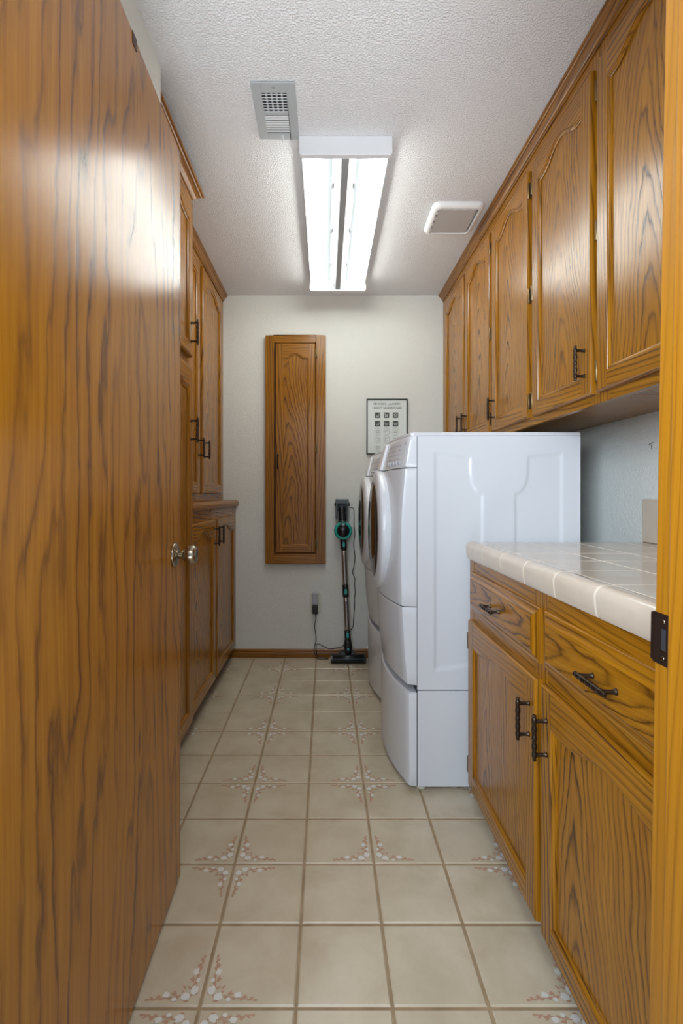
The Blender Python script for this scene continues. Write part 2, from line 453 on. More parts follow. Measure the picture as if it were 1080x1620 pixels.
# ------------------------------------------------------------------ right wall cabinets (face -X; local x runs towards the camera)
FX = 0.779; UZ0, UZ1 = 1.343, 2.36
def right_upper(y_far, y_near, doors, label):
    W = y_far - y_near; D = RIGHT - FX - 0.002; H = UZ1 - UZ0
    t = thing('wall_cabinet', label, 'cabinet', (FX, y_far, UZ0), -PI/2, 'oak cabinets over the machines')
    m = MB(); m.box(0.0005, W - 0.0005, 0.019, D, 0.023, H)
    m.build('carcass', OAK, t)
    m = MB()
    m.box(0, 0.045, 0, 0.019, 0, H); m.box(W - 0.045, W, 0, 0.019, 0, H, uo=0.33)
    m.box(0.045, W - 0.045, 0, 0.019, 0, 0.05, grain='x'); m.box(0.045, W - 0.045, 0, 0.019, H - 0.09, H, grain='x')
    m.box(W/2 - 0.03, W/2 + 0.03, 0.0005, 0.019, 0.05, H - 0.09)
    m.build('face_frame', OAK, t)
    for (ya, yb, pside, hs, uo) in doors:       # ya far edge, yb near edge
        w = ya - yb; h = 0.930
        px = 0.034 if pside == 'far' else w - 0.034
        arch_door(t, (y_far - ya, 0, 0.027), w, h, pull=(px, 0.098, 'v'), hinges=(0.062, 0.458, 0.853), hside=0 if hs == 'far' else 1, uo=uo)
    return t
right_upper(BACK - 0.001, 2.307, ((3.205, 2.765, 'near', 'far', 0.01), (2.735, 2.325, 'far', 'near', -0.02)), 'oak wall cabinet in the far right corner touching the back wall')
right_upper(2.305, 1.420, ((2.292, 1.882, 'far', 'near', 0.03), (1.846, 1.434, 'near', 'far', -0.01)), 'oak wall cabinet above the nearer white machine with pulls at both outer ends')
right_upper(1.418, 0.604, ((1.405, 0.985, 'near', 'far', 0.0), (0.965, 0.620, 'far', 'near', 0.02)), 'oak wall cabinet over the tiled counter cut off by the door jamb')
CP = [(0, 0), (0.003, 0), (0.004, 0.006), (0.008, 0.009), (0.010, 0.013), (0.013, 0.021), (0.019, 0.028), (0.024, 0.030), (0.026, 0.034), (0.031, 0.036), (0.032, 0.041), (0, 0.041)]
crown('crown_moulding', 'long oak crown moulding capping the cabinets over the machines and tiled counter', CP, 0.604, BACK - 0.001, -1, FX - 0.0005, UZ1 - 0.003)

# ------------------------------------------------------------------ right base cabinet
BX = 0.512; BY1 = 1.772; BY0 = 0.604; W = BY1 - BY0
t = thing('base_cabinet', 'oak base cabinet under the tiled counter with two drawers over two doors', 'cabinet', (BX, BY1, 0), -PI/2)
boxo('carcass', (0.0005, W - 0.0005, 0.019, RIGHT - BX - 0.002, 0.062, 0.852), OAK, t)
boxo('toe_kick', (0, W, 0.07, 0.09, 0.0, 0.062), DARKWOOD, t)
m = MB()
m.box(0, 0.045, 0, 0.019, 0.062, 0.852); m.box(W - 0.045, W, 0, 0.019, 0.062, 0.852, uo=0.4); m.box(W/2 - 0.035, W/2 + 0.035, 0.0004, 0.019, 0.062, 0.852, uo=0.3)
m.box(0.045, W - 0.045, 0.0008, 0.019, 0.062, 0.10, grain='x'); m.box(0.045, W - 0.045, 0.0008, 0.019, 0.63, 0.70, grain='x'); m.box(0.045, W - 0.045, 0.0008, 0.019, 0.80, 0.852, grain='x')
m.build('face_frame', OAK, t)
for ya, yb, near in ((1.735, 1.178, False), (1.150, 0.620, True)):
    w = ya - yb
    drawer_front(t, (BY1 - ya, 0, 0.682), w, 0.133)
    arch_door(t, (BY1 - ya, 0, 0.074), w, 0.574, rt=0.082, rise=0.03, pull=((0.034 if near else w - 0.034), 0.465, 'v'),
              hinges=(0.07, 0.50), hside=1 if near else 0, uo=0.14 if near else 0.11)

# tiled countertop
t = thing('tile_countertop', 'cream ceramic tiled countertop with rounded edge tiles on the oak base', 'countertop', (0, 0, 0.853))
CZ = 0.060
boxo('substrate', (0.520, RIGHT - 0.0005, 0.6015, 1.770, 0.001, 0.051), CGROUT, t)
m = MB(); cp = 0.1655; xs = [0.5405 + k*cp for k in range(4)] + [RIGHT - 0.001]; ys = []
y = 1.7735
while y > 0.61: ys.append(y); y -= cp
ys.append(0.602)
m.box(0.5405, RIGHT - 0.001, 0.602, 1.7735, 0.051, CZ - 0.0012, mat=1)
def tile_top(m, x0, x1, y0, y1, z0, z1, g=0.0018, b=0.0015):
    if x1 - x0 < 0.012 or y1 - y0 < 0.012: return
    x0 += g; x1 -= g; y0 += g; y1 -= g
    m.loft([[(x0, y0, z0), (x1, y0, z0), (x1, y1, z0), (x0, y1, z0)], [(x0, y0, z1 - b), (x1, y0, z1 - b), (x1, y1, z1 - b), (x0, y1, z1 - b)],
            [(x0+b, y0+b, z1), (x1-b, y0+b, z1), (x1-b, y1-b, z1), (x0+b, y1-b, z1)]], smooth=False)
for x0, x1 in zip(xs[:-1], xs[1:]):
    for y1, y0 in zip(ys[:-1], ys[1:]): tile_top(m, x0, x1, y0, y1, 0.045, CZ)
m.build('field_tiles', [CTILE, CGROUT], t)
# edge caps, one rounded piece per pitch
prof = [(0.5385, 0.046), (0.5385, CZ + 0.0005), (0.529, CZ + 0.0020), (0.519, CZ + 0.0030), (0.510, CZ + 0.0015), (0.503, CZ - 0.003), (0.4985, CZ - 0.010), (0.497, CZ - 0.020),
        (0.4985, 0.022), (0.5010, 0.008), (0.5045, 0.002), (0.515, 0.001), (0.519, 0.004), (0.519, 0.046)]
m = MB()
gp = [(x + 0.0012 if x < 0.53 else x, z - 0.0012 if z > 0.045 else z + 0.0004) for x, z in prof]
m.loft([[(x, yy, z) for x, z in gp] for yy in (0.602, 1.7725)], mat=1)
ye = [1.7745, 1.7605] + [1.7605 - k*0.1675 for k in range(1, 7)] + [0.602]
for y1, y0 in zip(ye[:-1], ye[1:]):
    g = 0.0016; pl = []
    cz = sum(p[1] for p in prof)/len(prof); cx = sum(p[0] for p in prof)/len(prof)
    sh = [(cx + (x - cx)*0.93, cz + (z - cz)*0.94) for x, z in prof]
    m.loft([[(x, y0 + g, z) for x, z in sh], [(x, y0 + g + 0.0025, z) for x, z in prof], [(x, y0 + g + 0.004, z) for x, z in prof], [(x, y1 - g - 0.004, z) for x, z in prof], [(x, y1 - g - 0.0025, z) for x, z in prof], [(x, y1 - g, z) for x, z in sh]])
ec = m.build('edge_caps', [CTILE, CGROUT], t, recalc=True); ec.modifiers.new('ws', 'EDGE_SPLIT').split_angle = 0.55
m = MB(); y = 1.772
while y > 0.62:
    y0 = max(y - cp, 0.602)
    m.box(RIGHT - 0.010, RIGHT - 0.0008, y0 + 0.001, y - 0.001, CZ + 0.001, CZ + 0.153); y -= cp
m.build('backsplash', CTILE, t, bevel=0.004)

# ------------------------------------------------------------------ left tall cabinet (faces +X; local x runs away from the camera)
TX = -0.572; TY0, TY1 = 1.537, 2.100
t = thing('tall_cabinet', 'tall oak pantry cabinet half hidden behind the open door', 'cabinet', (TX, TY0, 0), PI/2)
W = TY1 - TY0
boxo('carcass', (0, W, 0.019, -LEFT + TX - 0.001, 0.10, 2.325), OAK, t)
boxo('toe_kick', (0, W, 0.07, 0.09, 0.0, 0.10), DARKWOOD, t)
m = MB()
m.box(0, 0.045, 0, 0.019, 0.10, 2.325); m.box(W - 0.045, W, 0, 0.019, 0.10, 2.325, uo=0.35)
for a, b in ((0.10, 0.15), (1.59, 1.67), (2.25, 2.325)): m.box(0.045, W - 0.045, 0.0006, 0.019, a, b, grain='x')
m.build('face_frame', OAK, t)
arch_door(t, (0.016, 0, 1.652), W - 0.034, 0.640, pull=(W - 0.034 - 0.03, 0.097, 'v'), uo=0.02)
arch_door(t, (0.016, 0, 0.135), W - 0.034, 1.470, pull=(W - 0.034 - 0.03, 1.212, 'v'), uo=-0.03)
CP2 = [(0, 0), (0.004, 0), (0.006, 0.006), (0.012, 0.009), (0.015, 0.013), (0.022, 0.023), (0.031, 0.030), (0.038, 0.033), (0.041, 0.037), (0.048, 0.039), (0.050, 0.045), (0, 0.045)]
crown('crown_moulding', 'short oak crown moulding on top of the tall pantry cabinet', CP2, TY0, TY1 + 0.002, 1, TX + 0.0005, 2.318, ret=0.10)

# ------------------------------------------------------------------ left hutch: upper cabinet, wood counter, base
HX = -0.681; HY0, HY1 = 2.102, BACK - 0.001
W = HY1 - HY0; H0 = 1.046
t = thing('hutch_cabinet', 'oak upper cabinet on the wooden counter in the far left corner', 'cabinet', (HX, HY0, H0), PI/2)
H = 2.375 - H0
boxo('carcass', (0, W, 0.019, HX - LEFT - 0.001, 0, H), OAK, t)
m = MB()
m.box(0, 0.045, 0, 0.019, 0, H); m.box(W - 0.09, W, 0, 0.019, 0, H, uo=0.35); m.box(0.52, 0.60, 0.0004, 0.019, 0.04, H - 0.06, uo=0.3)
m.box(0.045, W - 0.09, 0.0008, 0.019, 0, 0.05, grain='x'); m.box(0.045, W - 0.09, 0.0008, 0.019, H - 0.09, H, grain='x')
m.build('face_frame', OAK, t)
h = 2.315 - 1.085
arch_door(t, (0.03, 0, 0.039), 2.638 - HY0 - 0.03, h, pull=(2.638 - HY0 - 0.03 - 0.034, 0.240, 'v'), uo=0.02)
arch_door(t, (2.700 - HY0, 0, 0.039), 3.205 - 2.700, h, pull=(0.034, 0.240, 'v'), uo=0.10)
crown('crown_moulding', 'oak crown moulding along the far left upper cabinet at the ceiling', CP, HY0, BACK - 0.001, 1, HX + 0.0005, 2.357)

t = thing('wood_counter', 'oak counter slab with rounded front edge on the left base cabinet', 'countertop', (0, HY0, 1.0), 0)
cx = -0.574
prof = [(LEFT + 0.001, 0.0), (cx - 0.020, 0.0), (cx - 0.012, 0.002), (cx - 0.004, 0.009), (cx, 0.020), (cx - 0.001, 0.030), (cx - 0.007, 0.039), (cx - 0.016, 0.044), (cx - 0.026, 0.045), (LEFT + 0.001, 0.045)]
m = MB(); m.loft([[(x, y, z) for x, z in prof] for y in (0, HY1 - HY0)], smooth=False, grain='y', uo=0.9)
m.build('slab', OAKT, t)

LX = -0.597
t = thing('base_cabinet', 'low oak cabinet with two doors under the wooden counter at left', 'cabinet', (LX, HY0, 0), PI/2)
boxo('carcass', (0, W, 0.019, LX - LEFT - 0.001, 0.08, 0.999), OAK, t)
boxo('toe_kick', (0, W, 0.065, 0.085, 0.0, 0.08), DARKWOOD, t)
m = MB()
m.box(0, 0.045, 0, 0.019, 0.08, 0.999); m.box(W - 0.10, W, 0, 0.019, 0.08, 0.999, uo=0.35); m.box(0.50, 0.60, 0.0004, 0.019, 0.08, 0.999, uo=0.3)
m.box(0.045, W - 0.10, 0.0008, 0.019, 0.08, 0.13, grain='x'); m.box(0.045, W - 0.10, 0.0008, 0.019, 0.93, 0.999, grain='x')
m.build('face_frame', OAK, t)
arch_door(t, (0.03, 0, 0.108), 2.628 - HY0 - 0.03, 0.842, pull=(2.628 - HY0 - 0.03 - 0.034, 0.757, 'v'), uo=0.13)
arch_door(t, (2.668 - HY0, 0, 0.108), 3.195 - 2.668, 0.842, pull=(0.034, 0.757, 'v'), uo=0.12)

# ------------------------------------------------------------------ ironing board cabinet on the back wall
IX0, IX1, IZ0, IZ1 = -0.397, 0.001, 0.625, 2.127
t = thing('ironing_board_cabinet', 'narrow oak ironing board cabinet mounted on the back wall', 'cabinet', (IX0, BACK, IZ0), 0)
W = IX1 - IX0; H = IZ1 - IZ0
m = MB(); y0, y1 = -0.030, -0.0005
m.box(0, 0.055, y0, y1, 0, H, uo=0.30); m.box(W - 0.066, W, y0, y1, 0, H, uo=-0.05 - W)
m.box(0.055, W - 0.066, y0, y1, 0, 0.066, grain='x', uo=0.05); m.box(0.055, W - 0.066, y0, y1, H - 0.048, H, grain='x', uo=0.22)
m.build('face_frame', OAK, t, bevel=0.0025)
boxo('back_panel', (0.05, W - 0.06, -0.010, -0.0006, 0.06, H - 0.04), DARKWOOD, t)
dw = W - 0.055 - 0.066 - 0.014; dh = H - 0.066 - 0.048 - 0.008
d = arch_door(t, (0.055 + 0.011, -0.016, 0.066 + 0.004), dw, dh, sx=0.043, rb=0.048, rt=0.098, rise=0.030, pull=(0.018, dh*0.437, 'v'), uo=0.03)
for z in (0.06, 0.69, 1.31): put('hinge', HINGE, d, (dw + 0.008, -0.015, z))

# ------------------------------------------------------------------ open entry door, jamb
ang = 0.0247                                         # slightly past square to the room
t = struct(thing('door_1', 'large plain oak door standing open at the left with round knob', 'door', (-0.3895, 0.596, 0), ang))
# local: y along the leaf (0..0.813), x negative = thickness; the seen face is x=0
m = MB(); DW, DT, DZ0, DZ1 = 0.813, 0.035, 0.012, 2.044
P = [(0, 0), (-DT, 0), (-DT, DW), (0, DW)]
m.loft([[(x, y, z) for x, y in P] for z in (DZ0, DZ1)], smooth=False)
for i, f in enumerate(m.f):
    m.uv[i] = [(m.v[k].y - 0.52, m.v[k].z) for k in f]
leaf = m.build('door_leaf', OAKD, t, bevel=0.0015)
KN = Matrix.Translation((0, 0.750, 0.920)) @ Matrix.Rotation(PI/2, 4, 'Y')
m = MB(); m.lathe([(0.033, 0.0), (0.033, 0.003), (0.031, 0.006), (0.024, 0.0085), (0.013, 0.010), (0.0115, 0.012)], KN, 40)
m.build('rose', NICKEL, t)
m = MB(); m.lathe([(0.011, 0.010), (0.0105, 0.018), (0.012, 0.024), (0.0175, 0.027), (0.0235, 0.033), (0.0262, 0.041), (0.0262, 0.048), (0.0245, 0.055), (0.021, 0.0595), (0.0135, 0.0615), (0.001, 0.062)], KN, 40)
m.build('knob', NICKEL, t)
m = MB(); m.lathe([(0.033, 0.0), (0.031, 0.006), (0.013, 0.010), (0.0115, 0.018), (0.0175, 0.027), (0.0262, 0.042), (0.0245, 0.053), (0.001, 0.058)], Matrix.Translation((-DT, 0.750, 0.920)) @ Matrix.Rotation(-PI/2, 4, 'Y'), 32)
m.build('knob', NICKEL, t)
m = MB(); m.box(-0.02, 0.0012, 0.438, 0.462, DZ1 - 0.024, DZ1 + 0.001); m.build('chip', DARKWOOD, t)
m = MB(); m.box(-0.024, -0.004, 0.448, 0.475, DZ1 - 0.001, DZ1 + 0.010); m.build('bumper', WHITEP, t, bevel=0.002)

# door frame: strike-side jamb with stop, hinge-side jamb and head
lean = 0.0165
def leaning(m, back):
    for p in m.v:
        if p.x < back: p.x += (p.z - 1.085) * lean
    return m
t = struct(thing('trim_1', 'honey oak door jamb at the right edge with a dark strike plate', 'door jamb', (0.398, 0.48, 0), 0))
m = MB(); m.box(0, 0.0325, 0, 0.120, 0, 2.065, uo=0.15); leaning(m, 0.02).build('jamb', OAKJ, t, bevel=0.002)
m = MB(); m.box(-0.011, 0.006, 0.0, 0.083, 0, 2.055, uo=0.30); leaning(m, 1).build('door_stop', OAKJ, t, bevel=0.003)
m = MB()
zc = 0.914; yc0, yc1 = 0.0940, 0.1215
x = -0.0013
for a, b, c, e_ in ((yc0, yc1, zc - 0.030, zc - 0.013), (yc0, yc1, zc + 0.013, zc + 0.030), (yc0, 0.0985, zc - 0.013, zc + 0.013), (0.1075, yc1, zc - 0.013, zc + 0.013)):
    m.box(x, 0.0003, a, b, c, e_)
m.loft([[(x, yc1 - 0.001, zz), (x, yc1 + 0.004, zz), (x + 0.004, yc1 + 0.008, zz), (x + 0.0055, yc1 + 0.007, zz), (0.0003, yc1 + 0.003, zz), (0.0003, yc1 - 0.001, zz)] for zz in (zc - 0.028, zc + 0.028)], smooth=False)
m.lathe([(0.003, 0), (0.002, 0.001)], Matrix.Translation((x, 0.1030, zc + 0.0215)) @ Matrix.Rotation(-PI/2, 4, 'Y'), 10, mat=1)
m.lathe([(0.003, 0), (0.002, 0.001)], Matrix.Translation((x, 0.1030, zc - 0.0215)) @ Matrix.Rotation(-PI/2, 4, 'Y'), 10, mat=1)
m.box(x + 0.0005, 0.0004, 0.0990, 0.1070, zc - 0.0125, zc + 0.0125, mat=2)
sp = leaning(m, 1).build('strike_plate', [STRIKE, NICKEL, GASKET], t); sp['label'] = 'dark bronze strike plate'
m = MB(); m.box(-0.4505, -0.430, 0.48, 0.592, 0, 2.065, uo=0.15); m.box(-0.4505, 0.4305, 0.48, 0.60, 2.065, 2.0845, grain='x')
tag(struct(m.build('trim_2', OAKJ)), 'oak door frame head and hinge jamb behind the open door', 'door jamb')

# ------------------------------------------------------------------ laundry machines on pedestals (face -X)
MY0 = 1.816; MD = 0.686
def interp(z, tab):
    for (z0, v0), (z1, v1) in zip(tab[:-1], tab[1:]):
        if z0 <= z <= z1:
            u = (z - z0)/(z1 - z0); return v0 + (v1 - v0)*u
    return tab[0][1] if z < tab[0][0] else tab[-1][1]
XC = [(0.0, 0.302), (0.36, 0.300), (0.385, 0.296), (0.50, 0.285), (0.665, 0.275), (0.80, 0.271), (1.0, 0.273), (1.18, 0.288), (1.31, 0.308)]
XM = [(0.0, 0.247), (0.36, 0.246), (0.385, 0.250), (0.50, 0.235), (0.665, 0.224), (0.80, 0.220), (1.0, 0.222), (1.18, 0.240), (1.31, 0.272)]
def front_loop(z, y0, y1, back=0.331, inset=0.0):
    xc, xm = interp(z, XC) + inset, interp(z, XM) + inset
    yc, hw = (y0 + y1)/2, (y1 - y0)/2
    pts = [(back, y0), (xc + 0.012, y0 + 0.001 + inset), (xc + 0.004, y0 + 0.003 + inset), (xc - 0.0005, y0 + 0.009 + inset)]
    N = 22
    for k in range(1, N):
        s = -1 + 2*k/N
        yy = yc + s*(hw - 0.012)
        pts.append((xm + (xc - xm)*abs(s)**2.1, yy))
    q = [(x, y0 + y1 - y) for x, y in pts[:4]]
    return [(x, y, z) for x, y in pts + q[::-1]]
def machine():
    t = thing('washing_machine', 'nearer white front loading laundry machine on a drawer pedestal beside the counter', 'washer', (0, MY0, 0), 0, 'white laundry machines along the right wall')
    # body with pressed side panel facing the camera
    SX0, SX1, SZ0, SZ1 = 0.333, 0.926, 0.372, 1.295
    def sd(px, pz, poly):
        d = 1e9; ins = False; n = len(poly)
        for i in range(n):
            ax, az = poly[i]; bx, bz = poly[(i+1) % n]
            ex, ez = bx-ax, bz-az; wx, wz = px-ax, pz-az
            tt = max(0, min(1, (wx*ex + wz*ez)/(ex*ex + ez*ez + 1e-12)))
            d = min(d, math.hypot(wx - ex*tt, wz - ez*tt))
            if (az > pz) != (bz > pz) and px < (bx-ax)*(pz-az)/(bz-az) + ax: ins = not ins
        return -d if ins else d
    def curve(x0, z0, x1, z1, n=7):       # concave sweep between two verticals
        return [(x0 + (x1-x0)*(1-math.cos(PI/2*k/n)), z0 + (z1-z0)*math.sin(PI/2*k/n)) for k in range(n+1)]
    A = [(0.398, 0.444), (0.398, 1.232), (0.526, 1.218)] + curve(0.526, 1.17, 0.570, 1.085) + [(0.570, 0.470)]
    B = [(0.858, 0.444), (0.858, 1.232), (0.737, 1.218)] + curve(0.737, 1.17, 0.690, 1.085) + [(0.690, 0.470)]
    nx, nz = 118, 130
    xs = [SX0 + (SX1-SX0)*i/nx for i in range(nx+1)]; zs = [SZ0 + (SZ1-SZ0)*j/nz for j in range(nz+1)]
    hgt = {}
    for i, x in enumerate(xs):
        for j, z in enumerate(zs):
            s = 0.0
            if 0.38 < x < 0.88 and 0.42 < z < 1.25:
                d = min(sd(x, z, A), sd(x, z, B))
                u = max(0, min(1, (0.006 - d)/0.012)); s = u*u*(3-2*u)
            hgt[i, j] = 0.0045*s
    m = MB(); b0 = 0
    for i in range(nx+1):
        for j in range(nz+1): m.v.append(Vector((xs[i], hgt[i, j], zs[j])))
    idx = lambda i, j: i*(nz+1) + j
    for i in range(nx):
        for j in range(nz):
            m.f.append([idx(i, j), idx(i+1, j), idx(i+1, j+1), idx(i, j+1)]); m.uv.append([(0, 0)]*4); m.sm.append(True); m.mi.append(0)
    C = lambda a, b, c: ((SX0, SX1)[a], (0.0, MD)[b], (SZ0, SZ1)[c])
    for q in (((0,1,0),(0,1,1),(1,1,1),(1,1,0)), ((0,0,0),(0,1,0),(1,1,0),(1,0,0)), ((0,0,1),(1,0,1),(1,1,1),(0,1,1)), ((0,0,0),(0,0,1),(0,1,1),(0,1,0)), ((1,0,0),(1,1,0),(1,1,1),(1,0,1))):
        m.face([C(*c) for c in q])
    m.build('cabinet_shell', WHITE, t, merge=False)
    # lid
    m = MB(); r = 0.010; loops = []
    lx0, lx1 = 0.308, 0.924
    for z, i in ((1.2965, 0.0), (1.304, 0.0), (1.308, 0.002), (1.310, 0.007)):
        l = front_loop(1.31, 0, MD, 0.90, i)
        l = [(0.926 - i, l[0][1] + i, z)] + [(x, y, z) for x, y, _ in l[1:-1]] + [(0.926 - i, l[-1][1] - i, z)]
        loops.append(l)
    m.loft(loops, smooth=False); m.build('lid', WHITE, t)
    # console, front panels
    def shell(name, zs, mat=WHITE):
        m = MB(); m.loft([front_loop(z, 0.0005, MD - 0.0005, inset=i) for z, i in zs], smooth=True)
        o = m.build(name, mat, t)
        md = o.modifiers.new('ws', 'EDGE_SPLIT'); md.split_angle = 0.6
        return o
    shell('control_console', [(1.181, 0.003), (1.184, 0.0)] + [(1.184 + k*0.0225, 0) for k in range(1, 5)] + [(1.291, 0.0), (1.2955, 0.002)])
    shell('front_panel', [(0.674, 0.003), (0.677, 0)] + [(0.677 + k*0.05, 0) for k in range(1, 10)] + [(1.175, 0), (1.178, 0.003)])
    shell('lower_panel', [(0.388, 0.004), (0.392, 0)] + [(0.392 + k*0.05, 0) for k in range(1, 6)] + [(0.668, 0), (0.671, 0.003)])
    # dark gaps behind the seams
    for z0, z1 in ((1.176, 1.183), (0.669, 0.676)):
        m = MB(); m.loft([front_loop(z, 0.001, MD - 0.001, inset=0.0035) for z in (z0, z1)], smooth=False)
        m.build('seam_gasket', GASKET, t)
    # controls printed and moulded on the console: rows of keys, dial
    def cpt(s, z, lift):
        xc, xm = interp(z, XC), interp(z, XM)
        return Vector((xm + (xc - xm)*abs(s)**2.1 - lift, MD/2 + s*(MD/2 - 0.012), z))
    m = MB()
    def patch(s0, s1, z0, z1, lift=0.0006):
        n = 3
        for k in range(n):
            a, b = s0 + (s1-s0)*k/n, s0 + (s1-s0)*(k+1)/n
            m.face([cpt(a, z0, lift), cpt(b, z0, lift), cpt(b, z1, lift), cpt(a, z1, lift)])
    rr = random.Random(3)
    for c in range(7):
        s = -0.80 + c*0.085
        for k in range(4):
            z = 1.215 + k*0.017
            patch(s, s + rr.uniform(0.03, 0.055), z, z + 0.0032)
    for s in (-0.93, -0.925):
        patch(-0.945, -0.915, 1.268, 1.2705); patch(-0.935, -0.925, 1.262, 1.277)
    for k in range(10): patch(0.05 + 0.06*k, 0.08 + 0.06*k, 1.275, 1.278)
    m.build('key_lettering', PRINT, t)
    def knob(name, s, z, r, dep):
        p = cpt(s, z, 0); q = cpt(s, z + 0.01, 0) - cpt(s, z - 0.01, 0); tq = cpt(s + 0.02, z, 0) - cpt(s - 0.02, z, 0)
        nrm = q.cross(tq).normalized()
        if nrm.x > 0: nrm = -nrm
        M = Matrix.Translation(p) @ nrm.to_track_quat('Z', 'Y').to_matrix().to_4x4()
        mm = MB(); mm.lathe([(r, -0.003), (r, dep*0.7), (r*0.85, dep), (0.0008, dep)], M, 20); return mm.build(name, KEYM, t)
    for s in (-0.84, -0.74, -0.64, -0.54, -0.44): knob('button', s, 1.201, 0.0075, 0.004)
    m = MB(); nn = 8; l0 = []
    for zk in (1.183, 1.186, 1.21, 1.24, 1.27, 1.292, 1.2955):
        lf = 0.0 if zk in (1.183, 1.2955) else 0.011
        row = [cpt(-0.10 + 0.5*k/nn, zk, -0.004) for k in range(nn+1)]
        frt = [cpt(-0.095 + 0.49*k/nn, zk, lf) for k in range(nn+1)]
        l0.append(row + frt[::-1])
    m.loft(l0, smooth=False); m.build('display_panel', WHITEP, t, bevel=0.003)
    # porthole door
    dz, dr = 0.930, 0.252
    M = Matrix.Translation((0.266, MD/2, dz)) @ Matrix.Rotation(-PI/2, 4, 'Y')
    m = MB()
    m.lathe([(0.246, -0.004), (0.252, 0.010), (0.253, 0.044), (0.250, 0.050), (0.243, 0.055), (0.225, 0.060), (0.208, 0.063), (0.203, 0.062), (0.201, 0.058), (0.200, 0.05), (0.200, 0.0)], M, 72)
    ring = m.build('door', WHITE, t)
    m = MB(); m.lathe([(0.2005, 0.040), (0.2005, 0.058), (0.196, 0.063), (0.17, 0.069), (0.12, 0.074), (0.06, 0.077), (0.002, 0.078)], M, 64)
    m.build('window', GLASSD, ring)
    m = MB(); m.lathe([(0.2545, -0.004), (0.2550, 0.012), (0.2515, 0.016), (0.250, 0.0)], M, 72); m.build('door_seal', GASKET, ring)
    # pedestal
    m = MB(); m.box(0.334, 0.926, 0.0, MD, 0.018, 0.3665); m.build('pedestal', WHITE, t, bevel=0.003)
    shell('pedestal_drawer', [(0.020, 0.003), (0.023, 0)] + [(0.08 + k*0.07, 0) for k in range(4)] + [(0.350, 0), (0.356, 0.002), (0.360, 0.008)])
    m = MB(); m.box(0.3305, 0.3345, 0.002, MD - 0.002, 0.022, 0.385); m.build('drawer_gap', GASKET, t)
    for x, y in ((0.352, 0.03), (0.352, MD - 0.03), (0.90, 0.03), (0.90, MD - 0.03)):
        mm = MB(); mm.lathe([(0.016, 0.0), (0.018, 0.006), (0.018, 0.012), (0.010, 0.019)], Matrix.Translation((x, y, 0)), 16); mm.build('foot', CREAM, t)
    return t
w1 = machine()
w2 = copy_tree(w1)
w2.location = (0.0, MY0 + MD + 0.022, 0)
tag(w2, 'farther white front loading machine between its twin and the back wall', 'washer')

# ------------------------------------------------------------------ ceiling: light fixture, register, exhaust fan
FY0, FY1 = 1.835, 3.085; FCX = 0.074; FW = 0.172
t = thing('fluorescent_light', 'two tube fluorescent fixture lit on the ceiling', 'ceiling light', (FCX, (FY0+FY1)/2, CEIL_Z), 0)
L = (FY1 - FY0)/2
for s in (-1, 1):
    m = MB()
    prof = [(-FW, -0.0005), (FW, -0.0005), (FW, -0.062), (FW - 0.006, -0.070), (-FW + 0.006, -0.070), (-FW, -0.062)]
    y0, y1 = (-L, -L + 0.022) if s < 0 else (L - 0.022, L)
    m.prism(prof, y0, y1); m.build('end_plate', FIXW, t, bevel=0.002)
m = MB()                                      # reflector wings, open to the sides, and the central channel
refl = [(-FW + 0.006, -0.029), (-FW + 0.006, -0.003), (FW - 0.006, -0.003), (FW - 0.006, -0.029), (FW - 0.008, -0.029), (FW - 0.016, -0.008), (-FW + 0.016, -0.008), (-FW + 0.008, -0.029)]
m.prism(refl, -L + 0.02, L - 0.02); m.build('reflector', REFL, t)
m = MB(); ch = [(-0.048, -0.010), (-0.040, -0.022), (-0.014, -0.062), (0.014, -0.062), (0.040, -0.022), (0.048, -0.010)]
m.loft([[(x, y, z) for x, z in ch] for y in (-L + 0.021, L - 0.021)], smooth=False)
m.build('ballast_channel', CHAN, t)
m = MB(); m.box(-0.0125, 0.0125, -L + 0.03, L - 0.03, -0.0635, -0.0615); m.build('channel_cover', FIXG, t)
for s in (-1, 1):
    m = MB(); m.lathe([(0.010, -L + 0.024), (0.0185, -L + 0.030), (0.0185, L - 0.030), (0.010, L - 0.024)], Matrix.Translation((s*0.125, 0, -0.040)) @ Matrix.Rotation(-PI/2, 4, 'X'), 20)
    m.build('tube', TUBE, t)
    for e_ in (-1, 1):
        m = MB(); m.box(s*0.125 - 0.012, s*0.125 + 0.012, min(e_*(L - 0.022), e_*(L - 0.031)), max(e_*(L - 0.022), e_*(L - 0.031)), -0.058, -0.012); m.build('lamp_socket', FIXW, t, bevel=0.002)
    for yy in (-0.36, 0.0, 0.36):
        m = MB(); m.box(s*0.046 - 0.004, s*0.046 + 0.004, yy - 0.018, yy + 0.018, -0.024, -0.008); m.build('clip', FIXG, t)

RX0, RX1, RY0, RY1 = -0.2415, -0.098, 1.591, 1.846
t = thing('ceiling_register', 'small grey air register with half open louvers on the ceiling', 'vent', ((RX0+RX1)/2, (RY0+RY1)/2, CEIL_Z), 0)
hw, hl = (RX1-RX0)/2, (RY1-RY0)/2
m = MB(); a, b = 0.041, 0.080; z0, z1 = -0.006, -0.0005
m.box(-hw, -a, -hl, hl, z0, z1); m.box(a, hw, -hl, hl, z0, z1); m.box(-a, a, -hl, -0.087, z0, z1); m.box(-a, a, 0.098, hl, z0, z1); m.box(-a, a, -0.004, 0.010, z0, z1)
m.build('frame', VENTM, t, bevel=0.0015)
m = MB(); m.box(-a, a, -0.087, 0.098, -0.0012, -0.0006); m.build('duct_opening', DUCT, t)
for k in range(7):
    y = -0.080 + k*0.0122
    m = MB(); m.box(-a, a, y - 0.0011, y + 0.0011, -0.0065, -0.0045); m.build('louver', VENTW, t)
